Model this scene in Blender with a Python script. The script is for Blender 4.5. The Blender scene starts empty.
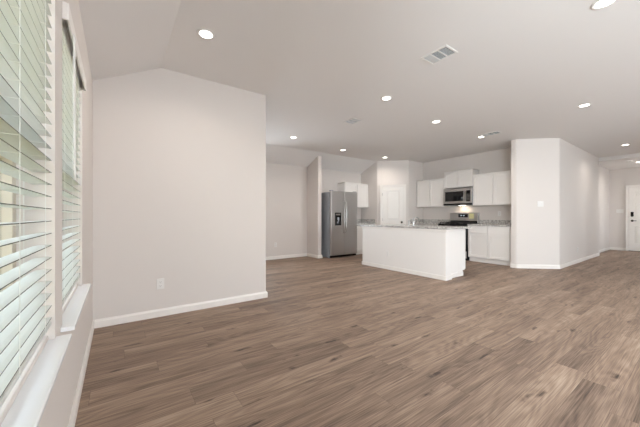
import bpy, bmesh, math, random
from mathutils import Vector, Matrix
random.seed(7)
S = bpy.context.scene
COL = S.collection

# ------------------------------------------------------------------ camera, world, light, exposure
YAW = math.atan(203/284.4)
CAMZ = 1.105
cam_d = bpy.data.cameras.new('camera'); cam = bpy.data.objects.new('camera', cam_d); COL.objects.link(cam)
cam.location = (0, 0, CAMZ)
cam.rotation_euler = (math.pi/2, 0, -YAW)
cam_d.sensor_width = 36; cam_d.lens = 36*284.4/640
cam_d.shift_y = (216.2-213.5)/640
cam_d.clip_start = 0.02; cam_d.clip_end = 200
S.camera = cam

w = bpy.data.worlds.new('sky'); S.world = w; w.use_nodes = True
wn = w.node_tree.nodes; wl = w.node_tree.links
bg = wn['Background']
wtc = wn.new('ShaderNodeTexCoord'); wsep = wn.new('ShaderNodeSeparateXYZ'); wr = wn.new('ShaderNodeValToRGB')
wl.new(wtc.outputs['Generated'], wsep.inputs[0]); wl.new(wsep.outputs['Z'], wr.inputs[0])
wr.color_ramp.elements[0].color = (0.86, 0.94, 1.0, 1); wr.color_ramp.elements[1].color = (0.62, 0.80, 1.0, 1)
wl.new(wr.outputs[0], bg.inputs[0])
bg.inputs[1].default_value = 7.5

S.view_settings.view_transform = 'Standard'; S.view_settings.look = 'None'
S.view_settings.exposure = -0.13; S.view_settings.gamma = 1.0; S.view_settings.use_curve_mapping = False

def area(name, loc, rot, sx, sy, power, color=(1, 1, 1), spread=180, shape='RECTANGLE', parent=None):
    d = bpy.data.lights.new(name, 'AREA'); d.shape = shape; d.size = sx
    if shape == 'RECTANGLE': d.size_y = sy
    d.energy = power; d.color = color; d.spread = math.radians(spread)
    o = bpy.data.objects.new(name, d); COL.objects.link(o); o.location = loc; o.rotation_euler = rot
    if parent: o.parent = parent
    return o
PI = math.pi
OUT = (1.0, 0.98, 0.92)
DAY = (0.88, 0.95, 1.0)
SKY = (0.80, 0.91, 1.0)
# area lamps added for daylight, at assumed unseen rear and side windows
area('added_daylight_patio', (2.4, -3.36, 1.15), (PI/2+.2, 0, 0), 2.5, 2.0, 45, DAY)
area('added_daylight_rear', (6.2, -3.36, 1.35), (PI/2+.2, 0, 0), 2.5, 1.4, 45, DAY)
area('added_daylight_side', (-0.45, -1.7, 1.3), (0, -PI/2-.15, 0), 1.4, 2.4, 260, SKY)
area('added_daylight_dining', (2.3, 6.80, 1.35), (-PI/2, 0, 0), .9, 1.4, 25, SKY)  # lamp added to brighten the wing wall, at an assumed unseen window
sun = bpy.data.lights.new('sun', 'SUN'); sun.energy = 9.0; sun.angle = math.radians(.6); sun.color = (1, .96, .88)
sun_o = bpy.data.objects.new('sun', sun); COL.objects.link(sun_o); sun_o.rotation_euler = (0, math.radians(36), math.radians(6))
# area lamp added for daylight, at an assumed unseen entry window
area('added_daylight_entry', (12.2, -0.58, 1.4), (PI/2, 0, 0), 1.2, 1.4, 12, (1, 0.97, 0.93))
LAMP_W = 7.0
LAMP_C = (1.0, 0.93, 0.86)

# ------------------------------------------------------------------ materials
def new_mat(name):
    m = bpy.data.materials.new(name); m.use_nodes = True
    return m, m.node_tree.nodes, m.node_tree.links, m.node_tree.nodes['Principled BSDF']
def srgb(r, g, b):
    f = lambda c: (c/255/12.92) if c/255 <= .04045 else ((c/255+.055)/1.055)**2.4
    return (f(r), f(g), f(b), 1)
def simple(name, col, rough=.5, metal=0, bump=0, bscale=200, spec=.5, var=0.0):
    m, n, l, b = new_mat(name)
    b.inputs['Base Color'].default_value = col; b.inputs['Roughness'].default_value = rough
    b.inputs['Metallic'].default_value = metal; b.inputs['Specular IOR Level'].default_value = spec
    tc = n.new('ShaderNodeTexCoord'); nz = n.new('ShaderNodeTexNoise'); nz.inputs['Scale'].default_value = bscale
    l.new(tc.outputs['Object'], nz.inputs['Vector'])
    if bump:
        bp = n.new('ShaderNodeBump'); bp.inputs['Strength'].default_value = bump; bp.inputs['Distance'].default_value = .002
        l.new(nz.outputs['Fac'], bp.inputs['Height']); l.new(bp.outputs[0], b.inputs['Normal'])
    if var:
        mx = n.new('ShaderNodeMixRGB'); mx.inputs[1].default_value = col
        mx.inputs[2].default_value = tuple(c*(1-var) for c in col[:3])+(1,)
        l.new(nz.outputs['Fac'], mx.inputs[0]); l.new(mx.outputs[0], b.inputs['Base Color'])
    return m
M = {}
M['wall'] = simple('wall_paint', srgb(219, 211, 205), .75, bump=.25, bscale=160, spec=.3)
M['ceil'] = simple('ceiling_paint', srgb(231, 227, 224), .9, bump=.3, bscale=120, spec=.2)
M['trim'] = simple('trim_paint', srgb(236, 230, 224), .4)
M['sill'] = simple('sill_paint', srgb(247, 248, 250), .25)
M['cab'] = simple('cabinet_paint', srgb(233, 228, 223), .4)
M['gap'] = simple('dark_gap', srgb(60, 56, 52), .8)
M['door'] = simple('door_paint', srgb(234, 229, 223), .45)
M['plate'] = simple('white_plastic', srgb(230, 226, 222), .35)
M['slot'] = simple('slot_grey', srgb(120, 115, 110), .6)
M['slat'] = simple('blind_slat', srgb(216, 217, 212), .45)
M['slatedge_shade'] = simple('slat_edge_shade', srgb(105, 103, 96), .7)  # dark lines of unlit slat edges, shade put into the colour
M['cord'] = simple('blind_cord', srgb(225, 225, 220), .7)
M['vinyl'] = simple('window_vinyl', srgb(205, 195, 180), .5)
M['black'] = simple('black_enamel', srgb(18, 18, 20), .25)
M['blackglass'] = simple('black_glass', srgb(12, 12, 14), .06)
M['iron'] = simple('cast_iron', srgb(22, 22, 23), .6, bump=.4)
M['chrome'] = simple('chrome', srgb(190, 188, 186), .28, 1)
M['dull'] = simple('bronze_metal', srgb(70, 60, 52), .4, 1)
M['fside'] = simple('grey_painted_steel', srgb(150, 154, 160), .5, 0, bump=.3, bscale=300)
M['yellow'] = simple('yellow_sticker', srgb(222, 214, 160), .6)
M['paperw'] = simple('white_sticker', srgb(240, 238, 230), .6)
M['louver'] = simple('vent_louver', srgb(215, 216, 216), .5)
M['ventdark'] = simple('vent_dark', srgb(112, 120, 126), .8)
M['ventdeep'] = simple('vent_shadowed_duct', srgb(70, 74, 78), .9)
M['fence'] = simple('fence_boards', srgb(226, 208, 160), .8, var=.25, bscale=3)
M['post'] = simple('fence_post', srgb(170, 150, 115), .8, var=.2, bscale=5)
M['stucco'] = simple('stucco', srgb(226, 216, 190), .9)

def brushed():
    m, n, l, b = new_mat('brushed_steel')
    b.inputs['Metallic'].default_value = 1; b.inputs['Roughness'].default_value = .36
    tc = n.new('ShaderNodeTexCoord'); mp = n.new('ShaderNodeMapping'); mp.inputs['Scale'].default_value = (2, 2, 260)
    nz = n.new('ShaderNodeTexNoise'); nz.inputs['Scale'].default_value = 3; nz.inputs['Detail'].default_value = 3
    l.new(tc.outputs['Object'], mp.inputs[0]); l.new(mp.outputs[0], nz.inputs['Vector'])
    r = n.new('ShaderNodeValToRGB'); r.color_ramp.elements[0].color = srgb(168, 164, 162); r.color_ramp.elements[1].color = srgb(200, 196, 192)
    l.new(nz.outputs['Fac'], r.inputs[0]); l.new(r.outputs[0], b.inputs['Base Color'])
    return m
M['steel'] = brushed()

def granite():
    m, n, l, b = new_mat('speckled_granite')
    tc = n.new('ShaderNodeTexCoord')
    v = n.new('ShaderNodeTexVoronoi'); v.inputs['Scale'].default_value = 95
    nz = n.new('ShaderNodeTexNoise'); nz.inputs['Scale'].default_value = 22; nz.inputs['Detail'].default_value = 6
    l.new(tc.outputs['Object'], v.inputs['Vector']); l.new(tc.outputs['Object'], nz.inputs['Vector'])
    r1 = n.new('ShaderNodeValToRGB')
    e = r1.color_ramp.elements; e[0].color = srgb(80, 76, 73); e[1].color = srgb(222, 218, 212); e[0].position = .05; e[1].position = .7
    x = r1.color_ramp.elements.new(.3); x.color = srgb(140, 136, 132)
    l.new(v.outputs['Color'], r1.inputs[0])
    r2 = n.new('ShaderNodeValToRGB'); r2.color_ramp.elements[0].position = .38; r2.color_ramp.elements[1].position = .62
    r2.color_ramp.elements[0].color = srgb(120, 116, 112); r2.color_ramp.elements[1].color = srgb(216, 211, 206)
    l.new(nz.outputs['Fac'], r2.inputs[0])
    mx = n.new('ShaderNodeMixRGB'); mx.inputs[0].default_value = .5
    l.new(r1.outputs[0], mx.inputs[1]); l.new(r2.outputs[0], mx.inputs[2]); l.new(mx.outputs[0], b.inputs['Base Color'])
    b.inputs['Roughness'].default_value = .15
    return m
M['granite'] = granite()

def floor_mat():
    m, n, l, b = new_mat('oak_plank_floor')
    tc = n.new('ShaderNodeTexCoord')
    sx_ = n.new('ShaderNodeSeparateXYZ'); l.new(tc.outputs['Object'], sx_.inputs[0])
    def mth(op, a, b_=None, c_=None):
        q = n.new('ShaderNodeMath'); q.operation = op
        for i_, v_ in enumerate((a, b_, c_)):
            if v_ is None: continue
            if isinstance(v_, (int, float)): q.inputs[i_].default_value = v_
            else: l.new(v_, q.inputs[i_])
        return q.outputs[0]
    PWD, PLN = .178, 1.22
    ry = mth('DIVIDE', sx_.outputs['Y'], PWD); row = mth('FLOOR', ry); fy = mth('FRACT', ry)
    wn1 = n.new('ShaderNodeTexWhiteNoise'); wn1.noise_dimensions = '1D'; l.new(row, wn1.inputs['W'])
    rx = mth('ADD', mth('DIVIDE', sx_.outputs['X'], PLN), wn1.outputs['Value']); colx = mth('FLOOR', rx); fx = mth('FRACT', rx)
    cb = n.new('ShaderNodeCombineXYZ'); l.new(row, cb.inputs[0]); l.new(colx, cb.inputs[1])
    wn2 = n.new('ShaderNodeTexWhiteNoise'); wn2.noise_dimensions = '3D'; l.new(cb.outputs[0], wn2.inputs['Vector'])
    ey = mth('MULTIPLY', mth('MINIMUM', fy, mth('SUBTRACT', 1, fy)), PWD)
    ex = mth('MULTIPLY', mth('MINIMUM', fx, mth('SUBTRACT', 1, fx)), PLN)
    seam = mth('LESS_THAN', mth('MINIMUM', ex, ey), .0011)
    # every plank gets its own stretch of grain
    off = n.new('ShaderNodeVectorMath'); off.operation = 'SCALE'; off.inputs['Scale'].default_value = 37
    l.new(wn2.outputs['Color'], off.inputs[0])
    add = n.new('ShaderNodeVectorMath'); add.operation = 'ADD'
    l.new(tc.outputs['Object'], add.inputs[0]); l.new(off.outputs[0], add.inputs[1])
    def mapped(sc):
        mp = n.new('ShaderNodeMapping'); mp.inputs['Scale'].default_value = sc; l.new(add.outputs[0], mp.inputs[0]); return mp
    def noise(mp, scale, det, rough=.6, dist=0):
        z = n.new('ShaderNodeTexNoise'); z.inputs['Scale'].default_value = scale; z.inputs['Detail'].default_value = det
        z.inputs['Roughness'].default_value = rough; z.inputs['Distortion'].default_value = dist
        l.new(mp.outputs[0], z.inputs['Vector']); return z
    fine = noise(mapped((.9, 44, 1)), 3.4, 8, .62, .0)
    broad = noise(mapped((.5, 4.5, 1)), 1.7, 4, .55, .1)
    # cathedral grain: rings of a stretched, distorted noise field
    ringn = noise(mapped((.8, 5.0, 1)), 1.0, 1.5, .45, .2)
    mul = n.new('ShaderNodeMath'); mul.operation = 'MULTIPLY'; mul.inputs[1].default_value = 95; l.new(ringn.outputs['Fac'], mul.inputs[0])
    sn = n.new('ShaderNodeMath'); sn.operation = 'SINE'; l.new(mul.outputs[0], sn.inputs[0])
    # knots
    kn = n.new('ShaderNodeTexVoronoi'); kn.inputs['Scale'].default_value = 1.7
    kw_ = n.new('ShaderNodeTexNoise'); kw_.inputs['Scale'].default_value = 9; kw_.inputs['Detail'].default_value = 3; l.new(add.outputs[0], kw_.inputs['Vector'])
    ks_ = n.new('ShaderNodeVectorMath'); ks_.operation = 'SCALE'; ks_.inputs['Scale'].default_value = .28; l.new(kw_.outputs['Color'], ks_.inputs[0])
    ka_ = n.new('ShaderNodeVectorMath'); ka_.operation = 'ADD'; l.new(mapped((1.1, 4.6, 1)).outputs[0], ka_.inputs[0]); l.new(ks_.outputs[0], ka_.inputs[1])
    l.new(ka_.outputs[0], kn.inputs['Vector'])
    kr = n.new('ShaderNodeValToRGB'); kr.color_ramp.elements[0].position = .02; kr.color_ramp.elements[1].position = .17
    kr.color_ramp.elements[0].color = (1, 1, 1, 1); kr.color_ramp.elements[1].color = (0, 0, 0, 1)
    l.new(kn.outputs['Distance'], kr.inputs[0])
    def mad(a, k, c):
        q = n.new('ShaderNodeMath'); q.operation = 'MULTIPLY_ADD'; l.new(a, q.inputs[0]); q.inputs[1].default_value = k
        if isinstance(c, float): q.inputs[2].default_value = c
        else: l.new(c, q.inputs[2])
        return q.outputs[0]
    sepc = n.new('ShaderNodeSeparateColor'); l.new(wn2.outputs['Color'], sepc.inputs[0])
    v = mad(sn.outputs[0], .05, -.44)
    v = mad(fine.outputs['Fac'], 1.0, v)
    v = mad(broad.outputs['Fac'], .75, v)
    v = mad(sepc.outputs[0], .13, v)
    v = mad(mth('MULTIPLY', kr.outputs[0], broad.outputs['Fac']), -.8, v)
    ramp = n.new('ShaderNodeValToRGB'); e = ramp.color_ramp.elements
    e[0].position = .12; e[0].color = srgb(66, 52, 43); e[1].position = .9; e[1].color = srgb(188, 167, 147)
    x = e.new(.38); x.color = srgb(122, 102, 88)
    x = e.new(.6); x.color = srgb(152, 129, 111)
    l.new(v, ramp.inputs[0])
    mx = n.new('ShaderNodeMixRGB'); l.new(mth('MULTIPLY', seam, .55), mx.inputs[0]); l.new(ramp.outputs[0], mx.inputs[1])
    mx.inputs[2].default_value = srgb(84, 68, 58)
    l.new(mx.outputs[0], b.inputs['Base Color'])
    b.inputs['Roughness'].default_value = .5; b.inputs['Specular IOR Level'].default_value = .28
    bp = n.new('ShaderNodeBump'); bp.inputs['Strength'].default_value = .25; bp.inputs['Distance'].default_value = .002
    l.new(fine.outputs['Fac'], bp.inputs['Height']); l.new(bp.outputs[0], b.inputs['Normal'])
    return m
M['floor'] = floor_mat()

def glass():
    m = bpy.data.materials.new('window_glass'); m.use_nodes = True; n = m.node_tree.nodes; l = m.node_tree.links
    n.remove(n['Principled BSDF']); out = n['Material Output']
    t = n.new('ShaderNodeBsdfTransparent'); g = n.new('ShaderNodeBsdfGlossy'); g.inputs['Roughness'].default_value = .02
    fr = n.new('ShaderNodeFresnel'); fr.inputs['IOR'].default_value = 1.2
    mx = n.new('ShaderNodeMixShader'); l.new(fr.outputs[0], mx.inputs[0]); l.new(t.outputs[0], mx.inputs[1]); l.new(g.outputs[0], mx.inputs[2])
    l.new(mx.outputs[0], out.inputs[0]); return m
M['glass'] = glass()
def emis(name, col, s):
    m, n, l, b = new_mat(name); b.inputs['Base Color'].default_value = (1, 1, 1, 1)
    b.inputs['Emission Color'].default_value = col; b.inputs['Emission Strength'].default_value = s; return m
M['lens'] = emis('lamp_lens', (1, .93, .84, 1), 9)
M['digits'] = emis('display_digits', (.35, .75, .9, 1), .6)
def grass():
    return simple('grass', srgb(110, 140, 80), .9, bump=1, bscale=30, var=.4)
M['grass'] = grass()

# ------------------------------------------------------------------ helpers
class MB:
    def __init__(s): s.bm = bmesh.new()
    def box(s, x0, x1, y0, y1, z0, z1, bev=0, segs=1):
        t = bmesh.new(); bmesh.ops.create_cube(t, size=1)
        for v in t.verts:
            v.co = Vector(((x0+x1)/2+v.co.x*(x1-x0), (y0+y1)/2+v.co.y*(y1-y0), (z0+z1)/2+v.co.z*(z1-z0)))
        if bev: bmesh.ops.bevel(t, geom=t.edges[:], offset=bev, segments=segs, affect='EDGES', profile=.5)
        s.merge(t); return s
    def merge(s, t):
        me = bpy.data.meshes.new('tmp'); t.to_mesh(me); t.free(); s.bm.from_mesh(me); bpy.data.meshes.remove(me)
    def prism(s, poly, z0, z1, rnd=(), r=.02):
        t = bmesh.new()
        a = [t.verts.new((x, y, z0)) for x, y in poly]; b = [t.verts.new((x, y, z1)) for x, y in poly]
        n = len(poly); vert = []
        t.faces.new(a[::-1]); t.faces.new(b)
        for i in range(n): t.faces.new((a[i], a[(i+1) % n], b[(i+1) % n], b[i]))
        t.edges.ensure_lookup_table()
        if rnd:
            es = [t.edges.get((a[i], b[i])) for i in rnd]
            bmesh.ops.bevel(t, geom=es, offset=r, segments=5, affect='EDGES', profile=.5)
        bmesh.ops.recalc_face_normals(t, faces=t.faces[:])
        s.merge(t); return s
    def cyl(s, c, r, h, axis='Z', seg=24, r2=None, bev=0):
        t = bmesh.new(); bmesh.ops.create_cone(t, cap_ends=True, segments=seg, radius1=r, radius2=r if r2 is None else r2, depth=h)
        rot = {'Z': Matrix(), 'X': Matrix.Rotation(PI/2, 4, 'Y'), 'Y': Matrix.Rotation(-PI/2, 4, 'X')}[axis]
        bmesh.ops.transform(t, matrix=Matrix.Translation(c) @ rot, verts=t.verts[:])
        s.merge(t); return s
    def tube(s, pts, r, seg=10):
        pts = [Vector(p) for p in pts]; t = bmesh.new(); rings = []
        up = Vector((0, 0, 1))
        for i, p in enumerate(pts):
            d = (pts[min(i+1, len(pts)-1)]-pts[max(i-1, 0)]).normalized()
            u = d.cross(up)
            if u.length < .05: u = d.cross(Vector((0, 1, 0)))
            u.normalize(); v = d.cross(u).normalized()
            rings.append([t.verts.new(p+u*r*math.cos(2*PI*k/seg)+v*r*math.sin(2*PI*k/seg)) for k in range(seg)])
        for i in range(len(rings)-1):
            for k in range(seg): t.faces.new((rings[i][k], rings[i][(k+1) % seg], rings[i+1][(k+1) % seg], rings[i+1][k]))
        t.faces.new(rings[0]); t.faces.new(rings[-1][::-1])
        bmesh.ops.recalc_face_normals(t, faces=t.faces[:])
        s.merge(t); return s
    def lathe(s, prof, seg=32, loc=(0, 0, 0)):
        t = bmesh.new(); rings = []
        for r, z in prof: rings.append([t.verts.new((loc[0]+r*math.cos(2*PI*k/seg), loc[1]+r*math.sin(2*PI*k/seg), loc[2]+z)) for k in range(seg)])
        for i in range(len(rings)-1):
            for k in range(seg): t.faces.new((rings[i][k], rings[i][(k+1) % seg], rings[i+1][(k+1) % seg], rings[i+1][k]))
        s.merge(t); return s
    def build(s, name, mat, parent=None, loc=None, rz=0, smooth=False):
        me = bpy.data.meshes.new(name); s.bm.to_mesh(me); s.bm.free()
        me.materials.append(M[mat] if isinstance(mat, str) else mat)
        if smooth:
            for p in me.polygons: p.use_smooth = True
        o = bpy.data.objects.new(name, me); COL.objects.link(o)
        if loc: o.location = loc
        if rz: o.rotation_euler = (0, 0, rz)
        if parent: o.parent = parent
        return o
def tag(o, label=None, cat=None, group=None, kind=None):
    if label: o['label'] = label
    if cat: o['category'] = cat
    if group: o['group'] = group
    if kind: o['kind'] = kind
    return o
def thing(name, label, cat, loc=(0, 0, 0), rz=0, group=None):
    o = bpy.data.objects.new(name, None); COL.objects.link(o); o.location = loc; o.rotation_euler = (0, 0, rz)
    o.empty_display_size = .1
    return tag(o, label, cat, group)
def struct(o, label=None): o['kind'] = 'structure'; o['label'] = label or o.name.replace('_', ' '); return o
def dup(root, loc, label, rz=0):
    r = root.copy(); COL.objects.link(r); r.location = loc; r.rotation_euler = (0, 0, rz); r['label'] = label
    for ch in list(root.children):
        c = ch.copy(); COL.objects.link(c); c.parent = r
        for g in list(ch.children):
            d = g.copy(); COL.objects.link(d); d.parent = c
    return r

# ------------------------------------------------------------------ structure
CZ = 2.745; TOP = 2.86
WX = -.195                      # window wall face
AY, AX = 3.577, 1.655           # nook wall face / its corner
FY = 6.62                       # far wall face
KX, PY = 7.66, 5.28             # kitchen wall face, pantry wall face
struct(MB().box(-.5, 13.6, -3.5, 6.9, -.1, 0).build('floor', 'floor'), 'brown oak plank floor')
c = MB()
def slab(pts):
    t = bmesh.new(); a = [t.verts.new(p) for p in pts]; b = [t.verts.new((p[0], p[1], p[2]+.1)) for p in pts]
    t.faces.new(a); t.faces.new(b[::-1])
    n = len(pts)
    for i in range(n): t.faces.new((a[i], a[(i+1) % n], b[(i+1) % n], b[i]))
    bmesh.ops.recalc_face_normals(t, faces=t.faces[:]); c.merge(t)
RX = .397; sl = (CZ-2.44)/(RX-WX)
slab([(WX-.2, -3.5, CZ-sl*(RX-WX+.2)), (WX-.2, 3.75, CZ-sl*(RX-WX+.2)), (RX, 3.75, CZ), (RX, -3.5, CZ)])
slab([(RX, -3.5, CZ), (RX, 5.95, CZ), (11, 5.95, CZ), (11, -3.5, CZ)])
sf = (CZ-2.46)/(FY-5.95)
slab([(RX, 5.95, CZ), (RX, 6.9, CZ-sf*.95), (7.8, 6.9, CZ-sf*.95), (7.8, 5.95, CZ)])
slab([(11.1, -.6, 2.64), (11.1, 2.7, 2.64), (13.6, 2.7, 2.64), (13.6, -.6, 2.64)])
c.box(11.001, 11.1, -.6, 2.7, 2.64, CZ+.099)
struct(c.build('ceiling', 'ceil'), 'white vaulted ceiling')

# window wall: windows as (y0, y1, z0, z1)
WZ0, WZ1 = .615, 2.04
wins = [(.57, 1.49), (1.665, 2.535)]
side_win = (-2.9, -.5)  # unseen window added for the side daylight lamp
b = MB(); T = .16; ys = [-3.3] + [v for p in (side_win,)+tuple(wins) for v in p] + [AY+.15]
for i in range(0, len(ys), 2): b.box(WX-T, WX, ys[i], ys[i+1], 0, 2.44+.03)
for (a0, a1) in (side_win,)+tuple(wins):
    b.box(WX-T, WX, a0, a1, 0, WZ0-.001); b.box(WX-T, WX, a0, a1, WZ1, 2.47)
struct(b.build('wall_left', 'wall'), 'pale wall with the two windows')
struct(MB().prism([(WX, AY), (AX, AY), (AX, FY+.1), (AX-.12, FY+.1), (AX-.12, AY+.12), (WX, AY+.12)], 0, TOP, rnd=(1,), r=.02).build('wall_nook', 'wall'), 'pale wall facing the camera beside the windows')
b = MB(); b.box(AX-.12, 1.85, FY, FY+.12, 0, 2.6); b.box(2.75, KX+.12, FY, FY+.12, 0, 2.6); b.box(1.85, 2.75, FY, FY+.12, 0, .65); b.box(1.85, 2.75, FY, FY+.12, 2.05, 2.6)
struct(b.build('wall_back', 'wall'), 'far wall')
struct(MB().prism([(4.285, FY), (4.285, 6.09), (4.405, 6.09), (4.405, FY)], 0, 2.72, rnd=(1, 2), r=.02).build('wall_fridge', 'wall'), 'short wing wall beside the refrigerator')
struct(MB().prism([(6.33, FY), (6.33, 5.93), (6.98, 5.28), (KX, 5.28), (KX, FY)], 0, TOP, rnd=(1, 2), r=.018).build('wall_pantry', 'wall'), 'angled corner wall with the pantry door')
struct(MB().box(KX, KX+.12, 2.5, FY, 0, TOP).build('wall_kitchen', 'wall'), 'kitchen wall behind the range')
struct(MB().prism([(6.93, 2.5), (7.555, 1.935), (11.0, 1.95), (11.0, 2.1), (13.45, 2.1), (13.45, 2.6), (6.93, 2.6)], 0, TOP, rnd=(0, 1, 2), r=.02).build('wall_right', 'wall'), 'angled wall between kitchen and entry hall')
struct(MB().box(13.3, 13.45, -.5, 2.1, 0, 2.75).build('wall_entry', 'wall'), 'entry wall with the front door')
b = MB(); b.box(8.5, 11.6, -.6, -.45, 0, TOP); b.box(12.8, 13.45, -.6, -.45, 0, 2.8); b.box(11.6, 12.8, -.6, -.45, 0, .7); b.box(11.6, 12.8, -.6, -.45, 2.1, 2.8)
b.box(8.5, 8.65, -3.3, -.6, 0, TOP)
struct(b.build('wall_hall', 'wall'), 'hall wall beyond the frame')
b = MB()
b.box(WX-.16, 1.1, -3.3, -3.15, 0, TOP); b.box(3.7, 4.9, -3.3, -3.15, 0, TOP); b.box(7.5, 8.65, -3.3, -3.15, 0, TOP)
b.box(1.1, 3.7, -3.3, -3.15, 2.2, TOP); b.box(4.9, 7.5, -3.3, -3.15, 2.1, TOP); b.box(4.9, 7.5, -3.3, -3.15, 0, .62)
struct(b.build('wall_rear', 'wall'), 'wall behind the camera')

# windows
def window(n, y0, y1, z0, z1):
    o = MB(); x0, x1 = -.345, -.300; f = .045
    o.box(x0, x1, y0, y0+f, z0, z1); o.box(x0, x1, y1-f, y1, z0, z1)
    o.box(x0, x1, y0+f, y1-f, z0, z0+f); o.box(x0, x1, y0+f, y1-f, z1-f, z1)
    zm = (z0+z1)/2; o.box(x0-.005, x1+.005, y0+f, y1-f, zm-.022, zm+.022)
    fr = struct(o.build('window_%d' % n, 'vinyl'), 'single hung window %s' % ('behind the near blind' if n == 1 else 'behind the far blind' if n == 2 else 'unseen beside the camera'))
    MB().box(-.326, -.322, y0+f, y1-f, z0+f, z1-f).build('pane', 'glass', fr)
    return fr
for i, (a0, a1) in enumerate(wins):
    window(i+1, a0, a1, WZ0, WZ1)
window(3, side_win[0], side_win[1], WZ0, WZ1)
# unseen glazing added to go with the daylight lamps: rear, entry, dining
def glazing(n, x0, x1, y0, y1, z0, z1):
    o = MB(); f = .05
    o.box(x0, x0+f, y0, y1, z0, z1); o.box(x1-f, x1, y0, y1, z0, z1); o.box(x0+f, x1-f, y0, y1, z0, z0+f); o.box(x0+f, x1-f, y0, y1, z1-f, z1)
    xm = (x0+x1)/2; o.box(xm-.03, xm+.03, y0, y1, z0+f, z1-f)
    fr = struct(o.build('window_%d' % n, 'trim'), ['unseen rear patio glazing', 'unseen rear window', 'unseen entry window', 'unseen dining window'][n-4]); ym = (y0+y1)/2
    g = MB(); g.box(x0+f, xm-.03, ym-.003, ym+.003, z0+f, z1-f); g.box(xm+.03, x1-f, ym-.003, ym+.003, z0+f, z1-f)
    g.build('pane', 'glass', fr)
glazing(4, 1.1, 3.7, -3.26, -3.2, 0.0, 2.2); glazing(5, 4.9, 7.5, -3.26, -3.2, .62, 2.1); glazing(6, 11.6, 12.8, -.55, -.5, .7, 2.1); glazing(7, 1.85, 2.75, 6.68, 6.73, .65, 2.05)

# sills and the ledge behind them
for i, (a0, a1) in enumerate([(.53, 1.525), (1.62, 2.585)]):
    o = MB(); o.box(-.235, -.149, a0, a1, .611, .63, .004, 2)
    w0, w1 = wins[i]; 
    s_ = struct(o.build('trim_%d' % (i+1), 'sill'), 'white sill under the %s window' % ('near' if i == 0 else 'far'))
    e = MB(); e.box(-.299, -.213, w0+.002, w1-.002, .631, .650, .003); struct(e.build('trim_%d' % (i+3), 'wall'), 'ledge behind the %s sill' % ('near' if i == 0 else 'far'))

# baseboards: profile swept along a polyline, room on the left of travel when side=+1
def baseboard(name, pts, side=1, h=.083, t=.014, label=None):
    prof = [(0, 0), (t, 0), (t, h-.02), (t*.55, h-.008), (t*.45, h), (0, h)]
    P = [Vector((x, y, 0)) for x, y in pts]; bm = bmesh.new(); rings = []
    for i, p in enumerate(P):
        ds = []
        if i > 0: ds.append((P[i]-P[i-1]).normalized())
        if i < len(P)-1: ds.append((P[i+1]-P[i]).normalized())
        ns = [Vector((-d.y, d.x, 0))*side for d in ds]
        nn = sum(ns, Vector()); nn.normalize(); k = 1/max(.3, nn.dot(ns[0]))
        rings.append([bm.verts.new(p+nn*k*a+Vector((0, 0, z))) for a, z in prof])
    m = len(prof)
    for i in range(len(rings)-1):
        for k in range(m): bm.faces.new((rings[i][k], rings[i][(k+1) % m], rings[i+1][(k+1) % m], rings[i+1][k]))
    bm.faces.new(rings[0]); bm.faces.new(rings[-1][::-1]); bmesh.ops.recalc_face_normals(bm, faces=bm.faces[:])
    o = MB(); o.merge(bm)
    return struct(o.build(name, 'trim'), label or name.replace('_', ' '))
baseboard('baseboard_left', [(WX, AY), (WX, -3.15)])
baseboard('baseboard_nook', [(AX, FY), (AX, AY), (WX+.015, AY)])
baseboard('baseboard_back', [(4.27, FY), (AX+.015, FY)])
baseboard('baseboard_fridge', [(4.405, 6.5), (4.405, 6.09), (4.285, 6.09), (4.285, FY)])
baseboard('baseboard_right', [(7.13, 2.6), (6.93, 2.6), (6.93, 2.5), (7.555, 1.935), (11.0, 1.95), (11.0, 2.1), (13.3, 2.1)], side=-1)
baseboard('baseboard_entry', [(13.3, 2.085), (13.3, 1.71)], side=-1)

# ------------------------------------------------------------------ doors
def panel_door(root, wd, ht, panels, mat='door'):
    """leaf in the local x (width) / z plane, facing -y; raised panels"""
    b = MB(); y0, y1 = -.012, .028
    xs = sorted({0, wd} | {p[0] for p in panels} | {p[1] for p in panels})
    zs = sorted({0.008, ht} | {p[2] for p in panels} | {p[3] for p in panels})
    for i in range(len(xs)-1):
        for j in range(len(zs)-1):
            cx_, cz_ = (xs[i]+xs[i+1])/2, (zs[j]+zs[j+1])/2
            if any(p[0] < cx_ < p[1] and p[2] < cz_ < p[3] for p in panels): continue
            b.box(xs[i], xs[i+1], y0, y1, zs[j], zs[j+1])
    for p in panels:
        b.box(p[0]-.001, p[1]+.001, y0+.034, y1, p[2]-.001, p[3]+.001)
        b.box(p[0]+.045, p[1]-.045, y0+.010, y0+.035, p[2]+.045, p[3]-.045, .008)
    return b.build('door_leaf', mat, root)
def casing(root, wd, ht, cw=.06):
    b = MB(); y0 = -.022
    b.box(-cw-.006, -.006, y0, .0, 0, ht+.006); b.box(wd+.006, wd+cw+.006, y0, .0, 0, ht+.006); b.box(-cw-.006, wd+cw+.006, y0, .0, ht+.006, ht+cw+.006)
    b.box(-cw-.006, -cw+.008, y0-.006, y0, 0, ht+cw+.006); b.box(wd+cw-.008, wd+cw+.006, y0-.006, y0, 0, ht+cw+.006); b.box(-cw+.008, wd+cw-.008, y0-.006, y0, ht+cw-.008, ht+cw+.006)
    return b.build('door_casing', 'trim', root)
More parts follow.
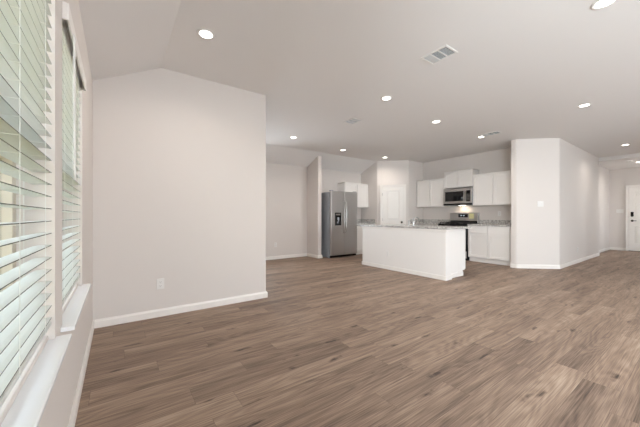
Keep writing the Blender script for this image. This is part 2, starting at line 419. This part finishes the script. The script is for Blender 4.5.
# pantry door on the diagonal: travel direction from the left corner (6.33,5.93) to (6.98,5.28)
d1 = bpy.data.objects.new('door_1', None); COL.objects.link(d1); struct(d1, 'white panelled pantry door')
mid = Vector(((6.33+6.98)/2, (5.93+5.28)/2, 0)); dv = Vector((1, -1, 0)).normalized(); nrm = Vector((-1, -1, 0)).normalized()
PW = .61
d1.location = mid-dv*PW/2+nrm*.031; d1.rotation_euler = (0, 0, -PI/4)
panel_door(d1, PW, 1.97, [(.11, .50, .20, .80), (.11, .50, .98, 1.86)]); casing(d1, PW, 1.97)
kb = MB(); kb.lathe([(0, -.0), (.027, 0), (.027, .006), (.011, .008), (.011, .03), (.024, .038), (.028, .05), (.022, .062), (0, .066)], 20)
k = kb.build('door_knob', 'dull', d1, (PW-.06, -.012, .93), smooth=True); k.rotation_euler = (PI/2, 0, 0)
for z in (.25, 1.0, 1.75):
    MB().cyl((-.003, -.015, z), .006, .09, seg=8).build('hinge', 'slot', d1)
# front door on the entry wall, faces -X: local x -> -Y
d2 = bpy.data.objects.new('door_2', None); COL.objects.link(d2); struct(d2, 'white six panel front door')
d2.location = (13.3-.031, 1.655, 0); d2.rotation_euler = (0, 0, -PI/2)
DW = .91
pn = []
for x0, x1 in ((.11, .41), (.50, .80)):
    pn += [(x0, x1, .24, .80), (x0, x1, .98, 1.56), (x0, x1, 1.68, 1.90)]
panel_door(d2, DW, 2.02, pn); casing(d2, DW, 2.02)
MB().box(0, DW, -.06, .0, 0, .012).build('threshold', 'dull', d2)
b = MB(); b.box(.04, .105, -.045, -.012, 1.10, 1.24, .008, 2); kp = b.build('keypad_lock', 'blackglass', d2)
MB().cyl((.0725, -.05, 1.10-.0), .018, .02, 'Y').build('thumb_turn', 'dull', kp)
kb = MB(); kb.cyl((.0725, -.02, .96), .032, .016, 'Y'); kb.cyl((.0725, -.045, .96), .011, .05, 'Y'); kb.box(.06, .17, -.075, -.058, .95, .97, .005, 2)
kb.build('door_handle', 'dull', d2)

# ------------------------------------------------------------------ blinds
def blind(y0, y1, label, wand_y, far):
    L = y1-y0
    r = thing('window_blind', label, 'blinds', ((-.228), (y0+y1)/2, .69), group='white slatted blinds on the window wall')
    h = L/2
    zt = 2.03-.69
    MB().box(-.028, .026, -h+.004, h-.004, zt-.055, zt-.002, .003).build('headrail', 'slat', r)
    v = MB(); v.box(.047, .056, -h-.012, h+.012, zt-.062, zt+.012, .003, 2); v.box(.034, .047, -h-.012, -h-.004, zt-.062, zt+.012); v.box(.034, .047, h+.004, h+.012, zt-.062, zt+.012)
    v.build('valance', 'trim', r)
    # slats: curved strips
    s = MB(); z = .046*.6; zs = []
    while z < zt-.07: zs.append(z); z += .046
    tilt = math.radians(2)
    for z in zs:
        t = bmesh.new(); prof = []
        for i in range(5):
            u = (i/4-.5)*.050; prof.append((u, .0022*(1-(i/2-1)**2)))
        top = [(u, q+.0014) for u, q in prof]; bot = [(u, q-.0014) for u, q in prof][::-1]
        P = [(u*math.cos(tilt)-q*math.sin(tilt), u*math.sin(tilt)+q*math.cos(tilt)) for u, q in top+bot]
        a = [t.verts.new((x, -h+.006, z+q)) for x, q in P]; c2 = [t.verts.new((x, h-.006, z+q)) for x, q in P]
        t.faces.new(a); t.faces.new(c2[::-1]); n = len(P)
        for i in range(n): t.faces.new((a[i], a[(i+1) % n], c2[(i+1) % n], c2[i]))
        bmesh.ops.recalc_face_normals(t, faces=t.faces[:]); s.merge(t)
    so = s.build('slats', 'slat', r); so.data.materials.append(M['slatedge_shade'])
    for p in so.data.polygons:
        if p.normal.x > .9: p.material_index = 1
    MB().box(-.025, .025, -h+.006, h-.006, .0, .016, .004, 2).build('bottom_rail', 'slat', r)
    for f in (-h+.13, 0, h-.13):
        cbm = MB()
        for x in (-.0265, .0265): cbm.cyl((x, f, (zt-.05)/2), .0009, zt-.05, seg=6)
        for z in zs: cbm.box(-.0265, .0265, f-.0008, f+.0008, z-.0042, z-.003)
        cbm.build('ladder_cord', 'cord', r)
    # tilt wand
    wy = wand_y-(y0+y1)/2
    MB().tube([(.040, wy, zt-.03), (.062, wy, zt-.07), (.064, wy, zt-.75)], .0045, 8).build('tilt_wand', 'plate', r)
    return r
blind(.585, 1.484, 'white slatted blind on the nearer window at the left edge', .66, False)
blind(1.672, 2.53, 'white slatted blind on the farther window, beside the pale nook wall', 1.79, True)

# ------------------------------------------------------------------ recessed lights
def downlight():
    r = thing('recessed_light', '', 'ceiling light', group='round recessed ceiling lights')
    MB().lathe([(.054, -.001), (.056, -.006), (.070, -.008), (.080, -.005), (.082, 0)], 40).build('trim_ring', 'plate', r, smooth=True)
    MB().lathe([(0, -.004), (.055, -.004)], 40).build('lens', 'lens', r)
    d = bpy.data.lights.new('lamp', 'AREA'); d.shape = 'DISK'; d.size = .12; d.energy = LAMP_W; d.color = LAMP_C; d.spread = math.radians(150)
    o = bpy.data.objects.new('lamp', d); COL.objects.link(o); o.location = (0, 0, -.012); o.parent = r
    return r
DL = [(.652, 2.679, CZ, 'lit recessed ceiling light near the vault crease in front of the blank nook wall'),
      (3.047, 2.679, CZ, 'lit recessed ceiling light right of the small ceiling vent, between it and the large vent'),
      (4.50, 2.84, CZ, 'lit recessed ceiling light above the near end of the kitchen island'),
      (6.12, 2.84, CZ, 'lit recessed ceiling light beside the small vent close to the angled wall'),
      (5.62, 1.15, CZ, 'lit recessed ceiling light above the open floor right of the angled wall'),
      (3.04, .504, CZ, 'largest lit recessed ceiling light cut by the top edge of the photo'),
      (2.985, 5.13, CZ, 'lit recessed ceiling light leftmost of the far row, nearest the nook wall corner'),
      (4.553, 5.40, CZ, 'lit recessed ceiling light above and in front of the refrigerator'),
      (6.08, 5.40, CZ, 'lit recessed ceiling light just in front of the pantry door'),
      (9.50, 1.24, CZ, 'lit recessed ceiling light in the hall before the lowered entry ceiling'),
      (12.0, 1.31, 2.64, 'lit recessed ceiling light on the lowered ceiling near the front door')]
base = downlight()
for i, (x, y, z, lb) in enumerate(DL):
    if i == 0: base.location = (x, y, z); base['label'] = lb
    else: dup(base, (x, y, z), lb)

# smoke detector
r = thing('smoke_detector', 'small round white smoke detector on the lowered entry ceiling', 'smoke detector', (11.6, 1.42, 2.64))
MB().lathe([(0, -.035), (.035, -.035), (.05, -.028), (.065, -.012), (.066, 0)], 32).build('cover', 'plate', r, smooth=True)
MB().lathe([(.066, -.008), (.072, -.006), (.072, 0)], 32).build('base', 'plate', r)

# ceiling registers
def vent(x, y, lx, ly, label, rz=0, tone='ventdark'):
    r = thing('ceiling_vent', label, 'vent', (x, y, CZ), rz, group='white ceiling air vents')
    f = MB(); t = .022; a, c_ = lx/2, ly/2; zf0, zf1 = -.008, 0
    f.box(-a, a, -c_, -c_+t, zf0, zf1, .002); f.box(-a, a, c_-t, c_, zf0, zf1, .002); f.box(-a, -a+t, -c_+t, c_-t, zf0, zf1, .002); f.box(a-t, a, -c_+t, c_-t, zf0, zf1, .002)
    third = (2*c_-2*t)/3
    for k in (1, 2): f.box(-a+t, a-t, -c_+t+k*third-.005, -c_+t+k*third+.005, zf0, zf1)
    f.build('frame', 'plate', r)
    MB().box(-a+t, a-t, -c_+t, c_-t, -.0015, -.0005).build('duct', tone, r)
    lv = MB()
    for k in range(3):
        s0 = -c_+t+k*third+.006; s1 = s0+third-.012
        n = 9
        for i in range(n):
            yy = s0+(i+.5)*(s1-s0)/n
            q = bmesh.new(); bmesh.ops.create_cube(q, size=1)
            for v in q.verts: v.co = Vector((v.co.x*(2*a-2*t), v.co.y*(.0085 if k == 2 else .002), v.co.z*(.0012 if k == 2 else .0018)))
            bmesh.ops.transform(q, matrix=Matrix.Translation((0, yy, -.0045)), verts=q.verts[:]); lv.merge(q)
    lv.build('louvers', 'louver', r)
    return r
vent(2.665, 1.652, .215, .29, 'large rectangular white ceiling vent with grey louvers, nearest the camera')
vent(3.305, 3.655, .22, .27, 'small white ceiling vent between two recessed lights above the walkway', rz=PI, tone='ventdeep')
vent(6.05, 2.63, .20, .34, 'faint white ceiling vent beside the recessed light near the angled wall')

# ------------------------------------------------------------------ wall plates
def outlet(loc, rz, label, name='wall_outlet'):
    """local: faces -y"""
    r = thing(name, label, 'outlet', loc, rz, group='white duplex wall outlets')
    MB().box(-.036, .036, -.006, 0, -.058, .058, .002, 2).build('plate', 'plate', r)
    for z in (-.021, .021):
        s = MB().box(-.017, .017, -.0075, -.005, z-.015, z+.015, .001).build('socket', 'plate', r)
        g = MB(); g.box(-.008, -.0055, -.0079, -.007, z-.004, z+.006); g.box(.0055, .008, -.0079, -.007, z-.004, z+.006); g.cyl((0, -.0077, z-.009), .0025, .0006, 'Y', 10)
        g.build('slots', 'slot', s)
    return r
oa = outlet((.39, AY-.0001, .36), 0, 'white outlet low on the blank nook wall beside the windows')
outlet((3.32, FY, .37), 0, 'white outlet low on the far wall between nook wall and wing wall')
outlet((8.885, 1.941, .315), 0, 'white outlet low on the long hall wall right of the angled wall corner')
outlet((4.585, 4.0, .33), -PI/2, 'white outlet on the white back panel of the kitchen island')
outlet((KX, 3.13, 1.17), -PI/2, 'white outlet above the granite backsplash right of the range')
def switches(loc, rz, n, label):
    r = thing('light_switch', label, 'light switch', loc, rz)
    hw = .036+.023*(n-1)
    MB().box(-hw, hw, -.006, 0, -.058, .058, .002, 2).build('plate', 'plate', r)
    for i in range(n):
        x = (i-(n-1)/2)*.046
        MB().box(x-.016, x+.016, -.0095, -.005, -.033, .033, .002).build('rocker', 'plate', r)
dang = math.atan2(1.935-2.5, 7.555-6.93)
pd = Vector((6.93, 2.5, 0)); dd = Vector((7.555-6.93, 1.935-2.5, 0)).normalized()
t_ = .47
sp = pd+dd*t_
switches((sp.x, sp.y, 1.365), dang, 2, 'white double light switch plate on the angled wall beside the kitchen')
switches((13.3, 1.86, 1.27), -PI/2, 3, 'white triple light switch plate on the entry wall left of the front door')

# ------------------------------------------------------------------ cabinets (local: faces -y, x is width)
def shaker(x0, x1, z0, z1, yf, flat=False):
    b = MB(); t = .02; s = .055
    if flat: b.box(x0, x1, yf-t, yf, z0, z1, .002); return b
    b.box(x0, x0+s, yf-t, yf, z0, z1, .0015); b.box(x1-s, x1, yf-t, yf, z0, z1, .0015)
    b.box(x0+s, x1-s, yf-t, yf, z1-s, z1, .0015); b.box(x0+s, x1-s, yf-t, yf, z0, z0+s, .0015)
    b.box(x0+s-.001, x1-s+.001, yf-t+.015, yf, z0+s-.001, z1-s+.001)
    return b
def wall_cabinet(loc, rz, wd, z0, z1, label, depth=.32, doors=2, crown=True):
    r = thing('wall_cabinet', label, 'cabinet', (loc[0], loc[1], z0), rz, group='white wall cabinets')
    H = z1-z0
    MB().box(0, wd, -depth, 0, 0, H, .001).build('body', 'cab', r)
    g = .022; w_ = (wd-.024-g*(doors-1))/doors
    for i in range(doors):
        x0 = .012+i*(w_+g)
        shaker(x0, x0+w_, .012, H-(.035 if crown else .012), -depth-.001).build('door', 'cab', r)
    if crown:
        c_ = MB(); c_.box(-.002, wd+.002, -depth-.024, 0, H, H+.012, .003); c_.box(0, wd, -depth-.012, 0, H-.02, H, .002); c_.build('crown_trim', 'cab', r)
    return r
RZ = -PI/2   # kitchen wall X=KX: local -y -> -X ; local x -> -Y
# local x -> world: rot(-90): (x,y)->(y,-x): local +x -> -Y, local -y -> -X. origin at the +Y end
wall_cabinet((KX, 5.275), RZ, .885, 1.37, 2.145, 'white two-door wall cabinet left of the microwave beside the pantry wall')
wall_cabinet((KX, 4.388), RZ, .772, 1.86, 2.30, 'short raised white wall cabinet directly above the microwave')
wall_cabinet((KX, 3.614), RZ, .96, 1.37, 2.145, 'white two-door wall cabinet right of the microwave beside the angled wall')
wall_cabinet((5.37, FY), 0, .485, 1.80, 2.085, 'short white wall cabinet seen just above the right end of the refrigerator', doors=1)
wall_cabinet((5.856, FY), 0, .47, 1.37, 2.085, 'white single-door wall cabinet between the refrigerator and the pantry corner', doors=1)

def base_cabinet(loc, rz, wd, label, depth=.60, doors=2, drawers=True):
    r = thing('base_cabinet', label, 'cabinet', loc, rz, group='white base cabinets')
    b = MB(); b.box(0, wd, -depth, 0, .10, .875, .001); b.box(.01, wd-.002, -depth+.065, 0, 0, .10)
    b.build('body', 'cab', r)
    g = .022; w_ = (wd-.03-g*(doors-1))/doors
    for i in range(doors):
        x0 = .015+i*(w_+g)
        shaker(x0, x0+w_, .115, .68 if drawers else .86, -depth-.001).build('door', 'cab', r)
        if drawers: shaker(x0, x0+w_, .695, .86, -depth-.001, flat=True).build('drawer', 'cab', r)
    MB().box(.008, wd-.002, -depth+.05, -depth+.064, 0, .085, .002).build('toe_kick', 'trim', r)
    return r
base_cabinet((KX-.001, 3.594, 0), RZ, .93, 'white two-door base cabinet with drawers right of the range')
MB_f = base_cabinet((KX-.001, 5.275, 0), RZ, .885, 'white base cabinet left of the range, behind the kitchen island')
base_cabinet((5.50, FY-.001, 0), 0, .82, 'white base cabinet between refrigerator and pantry wall')
# filler strip of the right cabinet
fl = [o for o in COL.objects if o.name.startswith('base_cabinet')][0]
MB().box(.932, .990, -.602, -.58, .10, .875).build('filler', 'cab', fl)

def counter(name, x0, x1, y0, y1, label, splashes=(), z0=.876, z1=.912):
    o = MB().box(x0, x1, y0, y1, z0, z1, .004, 2).build(name, 'granite')
    tag(o, label, 'countertop')
    for s in splashes:
        MB().box(*s, z1+.0005, z1+.10, .003).build('backsplash', 'granite', o)
    return o
counter('countertop', 7.02, KX-.001, 2.602, 3.596, 'grey speckled granite countertop right of the range', [(KX-.022, KX-.002, 2.603, 3.59), (7.04, KX-.023, 2.603, 2.62)])
counter('countertop', 7.02, KX-.001, 4.372, 5.276, 'grey speckled granite countertop left of the range', [(KX-.022, KX-.002, 4.38, 5.275), (7.04, KX-.023, 5.255, 5.275)])
counter('countertop', 5.485, 6.328, 5.985, FY-.001, 'grey speckled granite countertop between refrigerator and pantry wall', [(5.49, 6.30, FY-.022, FY-.002), (6.306, 6.326, 6.0, FY-.003)])

# ------------------------------------------------------------------ refrigerator
fx0, fx1, fyf = 4.54, 5.465, 5.86
r = thing('refrigerator', 'stainless steel side-by-side refrigerator with black dispenser beside the wing wall', 'refrigerator', (fx0, fyf, 0))
W_ = fx1-fx0
b = MB(); b.box(0, W_, .075, .69, .035, 1.745, .006, 2); b.box(.03, W_-.03, .09, .70, 0, .035)
b.build('body', 'fside', r)
b = MB(); b.box(.015, W_-.015, .03, .09, .012, .06, .004); b.build('base_grille', 'black', r)
sx = .445
b = MB(); b.box(.003, sx-.003, 0, .07, .07, 1.77, .012, 3); ld = b.build('freezer_door', 'steel', r)
b = MB(); b.box(sx+.003, W_-.003, 0, .07, .07, 1.77, .012, 3); rd = b.build('fresh_food_door', 'steel', r)
for x, p in ((sx-.035, ld), (sx+.035, rd)):
    h = MB(); h.tube([(x, -.002, .66), (x, -.045, .70), (x, -.058, .80), (x, -.060, 1.1), (x, -.058, 1.38), (x, -.045, 1.46), (x, -.002, 1.50)], .013, 12)
    h.build('handle', 'chrome', p, smooth=True)
b = MB(); b.box(.125, .335, -.006, .002, .86, 1.20, .004, 2); dsp = b.build('dispenser', 'blackglass', ld)
b = MB(); b.box(.145, .315, -.0075, -.006, .88, 1.06, .002); b.build('recess', 'black', dsp)
b = MB(); b.box(.20, .26, -.018, -.0075, 1.0, 1.075, .004); b.box(.19, .235, -.014, -.0075, .915, .965, .004); b.box(.225, .255, -.012, -.0075, .96, 1.0, .003); b.build('paddle', 'fside', dsp)
b = MB(); b.box(.16, .30, -.0072, -.006, 1.13, 1.17); b.build('control_display', 'slot', dsp)
for x in (.05, W_-.05): MB().box(x-.04, x+.04, .02, .11, 1.771, 1.79, .004).build('hinge_cover', 'fside', r)

# ------------------------------------------------------------------ range
ry0, ry1 = 3.602, 4.366; rw = ry1-ry0
r = thing('gas_range', 'stainless and black gas range with black grates under the microwave', 'range', (KX-.003, ry1, 0), RZ)
b = MB(); b.box(.003, rw-.003, -.62, 0, .03, .895, .003); b.box(.03, rw-.03, -.55, -.05, 0, .03); b.build('body', 'black', r)
b = MB(); b.box(0, rw, -.64, -.0, .896, .914, .004, 2); b.build('cooktop', 'black', r)
b = MB(); b.box(.004, rw-.004, -.658, -.621, .24, .77, .006, 2); od = b.build('oven_door', 'blackglass', r)
b = MB(); b.tube([(.05, -.66, .735), (.05, -.70, .74), (rw-.05, -.70, .74), (rw-.05, -.66, .735)], .012, 10); b.build('handle', 'chrome', od)
b = MB(); b.box(.004, rw-.004, -.655, -.621, .06, .232, .006, 2); b.build('storage_drawer', 'steel', r)
b = MB(); b.box(.0, rw, -.665, -.621, .778, .893, .008, 2); fp = b.build('control_panel', 'black', r)
for i in range(5):
    kx = .09+i*(rw-.18)/4
    kb = MB(); kb.cyl((kx, -.680, .835), .024, .03, 'Y', 20, r2=.020); kb.build('knob', 'chrome', fp)
b = MB(); b.box(.0, rw, -.075, -.005, .915, 1.20, .008, 2); bgd = b.build('backguard', 'steel', r)
MB().box(.02, rw-.02, -.085, -.074, .918, .985, .003).build('backguard_vent', 'black', bgd)
b = MB(); b.box(rw*.32, rw*.66, -.080, -.073, 1.075, 1.165, .003); dpl = b.build('display', 'blackglass', bgd)
for x in (.40, .43, .49, .52): MB().box(rw*x, rw*x+.012, -.0808, -.0798, 1.11, 1.135).build('digit', 'digits', dpl)
MB().box(rw*.70, rw*.86, -.0765, -.0748, 1.04, 1.175).build('sticker', 'yellow', bgd)
for gx0, gx1 in ((.03, .26), (.27, .495), (.505, .735)):
    g = MB(); z0, z1 = .935, .955; t = .014
    g.box(gx0, gx1, -.61, -.61+t, z0, z1); g.box(gx0, gx1, -.13, -.13+t, z0, z1)
    for x in (gx0, gx1-t, (gx0+gx1-t)/2): g.box(x, x+t, -.61, -.118, z0, z1)
    for y in (-.49, -.37, -.25): g.box(gx0, gx1, y, y+t, z0, z1)
    for x in (gx0, gx1-t):
        for y in (-.61, -.13): g.box(x, x+t, y, y+t, .914, z0)
    g.build('grate', 'iron', r)
for bx, by in ((.145, -.48), (.145, -.24), (.62, -.48), (.62, -.24), (.383, -.36)):
    MB().lathe([(.0, .014), (.03, .014), (.035, .008), (.045, .004), (.045, 0)], 20, (bx, by, .914)).build('burner', 'iron', r)

# microwave (over the range)
r = thing('microwave', 'stainless over-the-range microwave with black glass door under short cabinet', 'microwave', (KX-.003, 4.372, 1.395), RZ)
mw, mh, md = .765, .44, .36
MB().box(0, mw, -md, 0, 0, mh, .004).build('body', 'fside', r)
b = MB(); yf = -md-.001; dw = mw*.79
b.box(.0, dw, yf-.03, yf, .045, .105, .003); b.box(0, dw, yf-.03, yf, mh-.08, mh-.0, .003)
b.box(0, .05, yf-.03, yf, .105, mh-.08); b.box(dw-.05, dw, yf-.03, yf, .105, mh-.08)
dr = b.build('door', 'steel', r)
MB().box(.05, dw-.05, yf-.026, yf, .105, mh-.08).build('door_window', 'blackglass', dr)
b = MB(); hx = dw-.028; b.tube([(hx, yf-.03, .09), (hx, yf-.062, .11), (hx, yf-.068, mh/2), (hx, yf-.062, mh-.11), (hx, yf-.03, mh-.09)], .012, 10); b.build('handle', 'chrome', dr, smooth=True)
b = MB(); b.box(dw+.004, mw, yf-.03, yf, .045, mh, .003); cp = b.build('control_panel', 'steel', r)
b = MB(); b.box(dw+.02, mw-.035, yf-.032, yf-.029, .09, mh-.07, .001); kpad = b.build('keypad', 'blackglass', cp)
b = MB()
for i in range(3):
    for j in range(5): b.box(dw+.035+i*.028, dw+.053+i*.028, yf-.033, yf-.032, .12+j*.035, .14+j*.035)
b.build('buttons', 'slot', kpad)
MB().box(0, mw, yf-.03, yf, 0, .042, .003).build('bottom_vent', 'black', r)
lens = MB().box(.30, .46, -.16, -.08, -.004, .0).build('cooktop_light', 'lens', r)
area('lamp_under_microwave', (.38, -.12, -.012), (0, 0, 0), .16, .08, .9, (1, .80, .55), parent=r)

# ------------------------------------------------------------------ island
ix0, ix1, iy0, iy1 = 4.585, 5.335, 2.715, 4.745
r = thing('kitchen_island', 'white kitchen island with plain back panel standing on the plank floor', 'kitchen island', (ix0, iy0, 0))
L = iy1-iy0; Wd = ix1-ix0
MB().box(0, .165, 0, L, 0, .874, .002).build('knee_wall', 'cab', r)
b = MB(); b.box(.166, Wd-.02, .055, L-.02, .10, .874, .001); b.box(.166, Wd-.09, .055, L-.02, 0, .10); b.build('body', 'cab', r)
# base moulding round the panel, cap moulding under the worktop
b = MB(); h = .075; t = .014
b.box(-t, 0, -t, L+t, 0, h, .003); b.box(0, .165+t, -t, 0, 0, h, .003); b.box(.1651, .165+t, 0, .054, 0, h)
b.box(.18, Wd-.09, .042, .054, 0, h, .003)
b.build('base_moulding', 'trim', r)
b = MB(); b.box(-.018, 0, -.018, L+.018, .835, .874, .004); b.box(0, .183, -.018, 0, .835, .874, .004); b.build('cap_moulding', 'trim', r)
for i, (a0, a1) in enumerate(((.05, .50), (.51, .96), (.97, 1.42), (1.43, 1.99))):
    q = bmesh.new(); sb = shaker(a0, a1, .115, .86, 0)
    bmesh.ops.transform(sb.bm, matrix=Matrix.Translation((Wd-.018, 0, 0)) @ Matrix.Rotation(PI/2, 4, 'Z'), verts=sb.bm.verts[:])
    sb.build('door', 'cab', r)
# undermount sink inside the cabinet
b = MB(); s0, s1, e0, e1 = .24, .62, .42, 1.12
b.box(s0, s1, e0, e1, .68, .69); b.box(s0-.01, s0, e0-.01, e1+.01, .68, .8755); b.box(s1, s1+.01, e0-.01, e1+.01, .68, .8755); b.box(s0, s1, e0-.01, e0, .68, .8755); b.box(s0, s1, e1, e1+.01, .68, .8755)
b.build('sink_basin', 'steel', r)
# worktop with the sink cut-out
cx0, cx1, cy0, cy1 = 4.552, 5.385, 2.675, 4.90
o = MB(); X0, X1, Y0, Y1 = ix0+.24, ix0+.62, iy0+.42, iy0+1.12
o.box(cx0, X0, cy0, cy1, .876, .912, .004, 2); o.box(X1, cx1, cy0, cy1, .876, .912, .004, 2); o.box(X0-.004, X1+.004, cy0, Y0, .876, .912, .003); o.box(X0-.004, X1+.004, Y1, cy1, .876, .912, .003)
tag(o.build('island_countertop', 'granite'), 'long grey speckled granite worktop on the kitchen island', 'countertop')
# faucet
fxp, fyp = ix0+.17, iy0+.775
r = thing('kitchen_faucet', 'slim chrome faucet rising from the island worktop', 'faucet', (fxp, fyp, .912))
b = MB(); b.lathe([(0, .012), (.024, .012), (.028, .004), (.028, 0)], 20); b.lathe([(.015, .01), (.016, .05), (.013, .09)], 16); b.build('base', 'chrome', r, smooth=True)
pts = [(0, 0, .05), (0, 0, .12)] + [(.085-.085*math.cos(a), 0, .12+.03*math.sin(a)+.02*math.sin(a)) for a in [i*PI/8 for i in range(1, 8)]] + [(.17, 0, .115), (.172, 0, .095)]
b = MB(); b.tube(pts, .012, 12); b.build('spout', 'chrome', r, smooth=True)
b = MB(); b.tube([(0, -.012, .07), (0, -.045, .085), (0, -.06, .125)], .006, 8); b.build('lever', 'chrome', r, smooth=True)
r = thing('side_sprayer', 'short chrome sprayer beside the island faucet', 'sprayer', (fxp, fyp+.11, .912))
MB().lathe([(0, .006), (.02, .006), (.022, 0)], 16).build('base', 'chrome', r)
MB().lathe([(.011, .005), (.011, .05), (.015, .08), (.013, .11), (0, .112)], 16).build('head', 'chrome', r, smooth=True)

# ------------------------------------------------------------------ outside the windows
o = MB().box(-8, -.5, -5, 12, -.25, -.15).build('lawn', 'grass'); o['kind'] = 'structure'; o['label'] = 'lawn outside'
r = thing('garden_fence', 'pale wooden board fence outside the blinds', 'fence', (-2.5, 3.0, -.15))
b = MB(); y = -6.0; i = 0
while y < 7: b.box(-.02, 0, y, y+.138, 0, 1.95+.01*((i*7) % 3), .002); y += .142; i += 1
b.build('boards', 'fence', r)
b = MB()
for z in (.3, 1.0, 1.7): b.box(0, .04, -6, 7, z, z+.09)
b.build('rails', 'fence', r)
for py in (-4.4, -2.4, -.4, 1.6, 3.6, 5.6): MB().box(.04, .13, py, py+.09, 0, 1.99, .003).build('post', 'post', r)
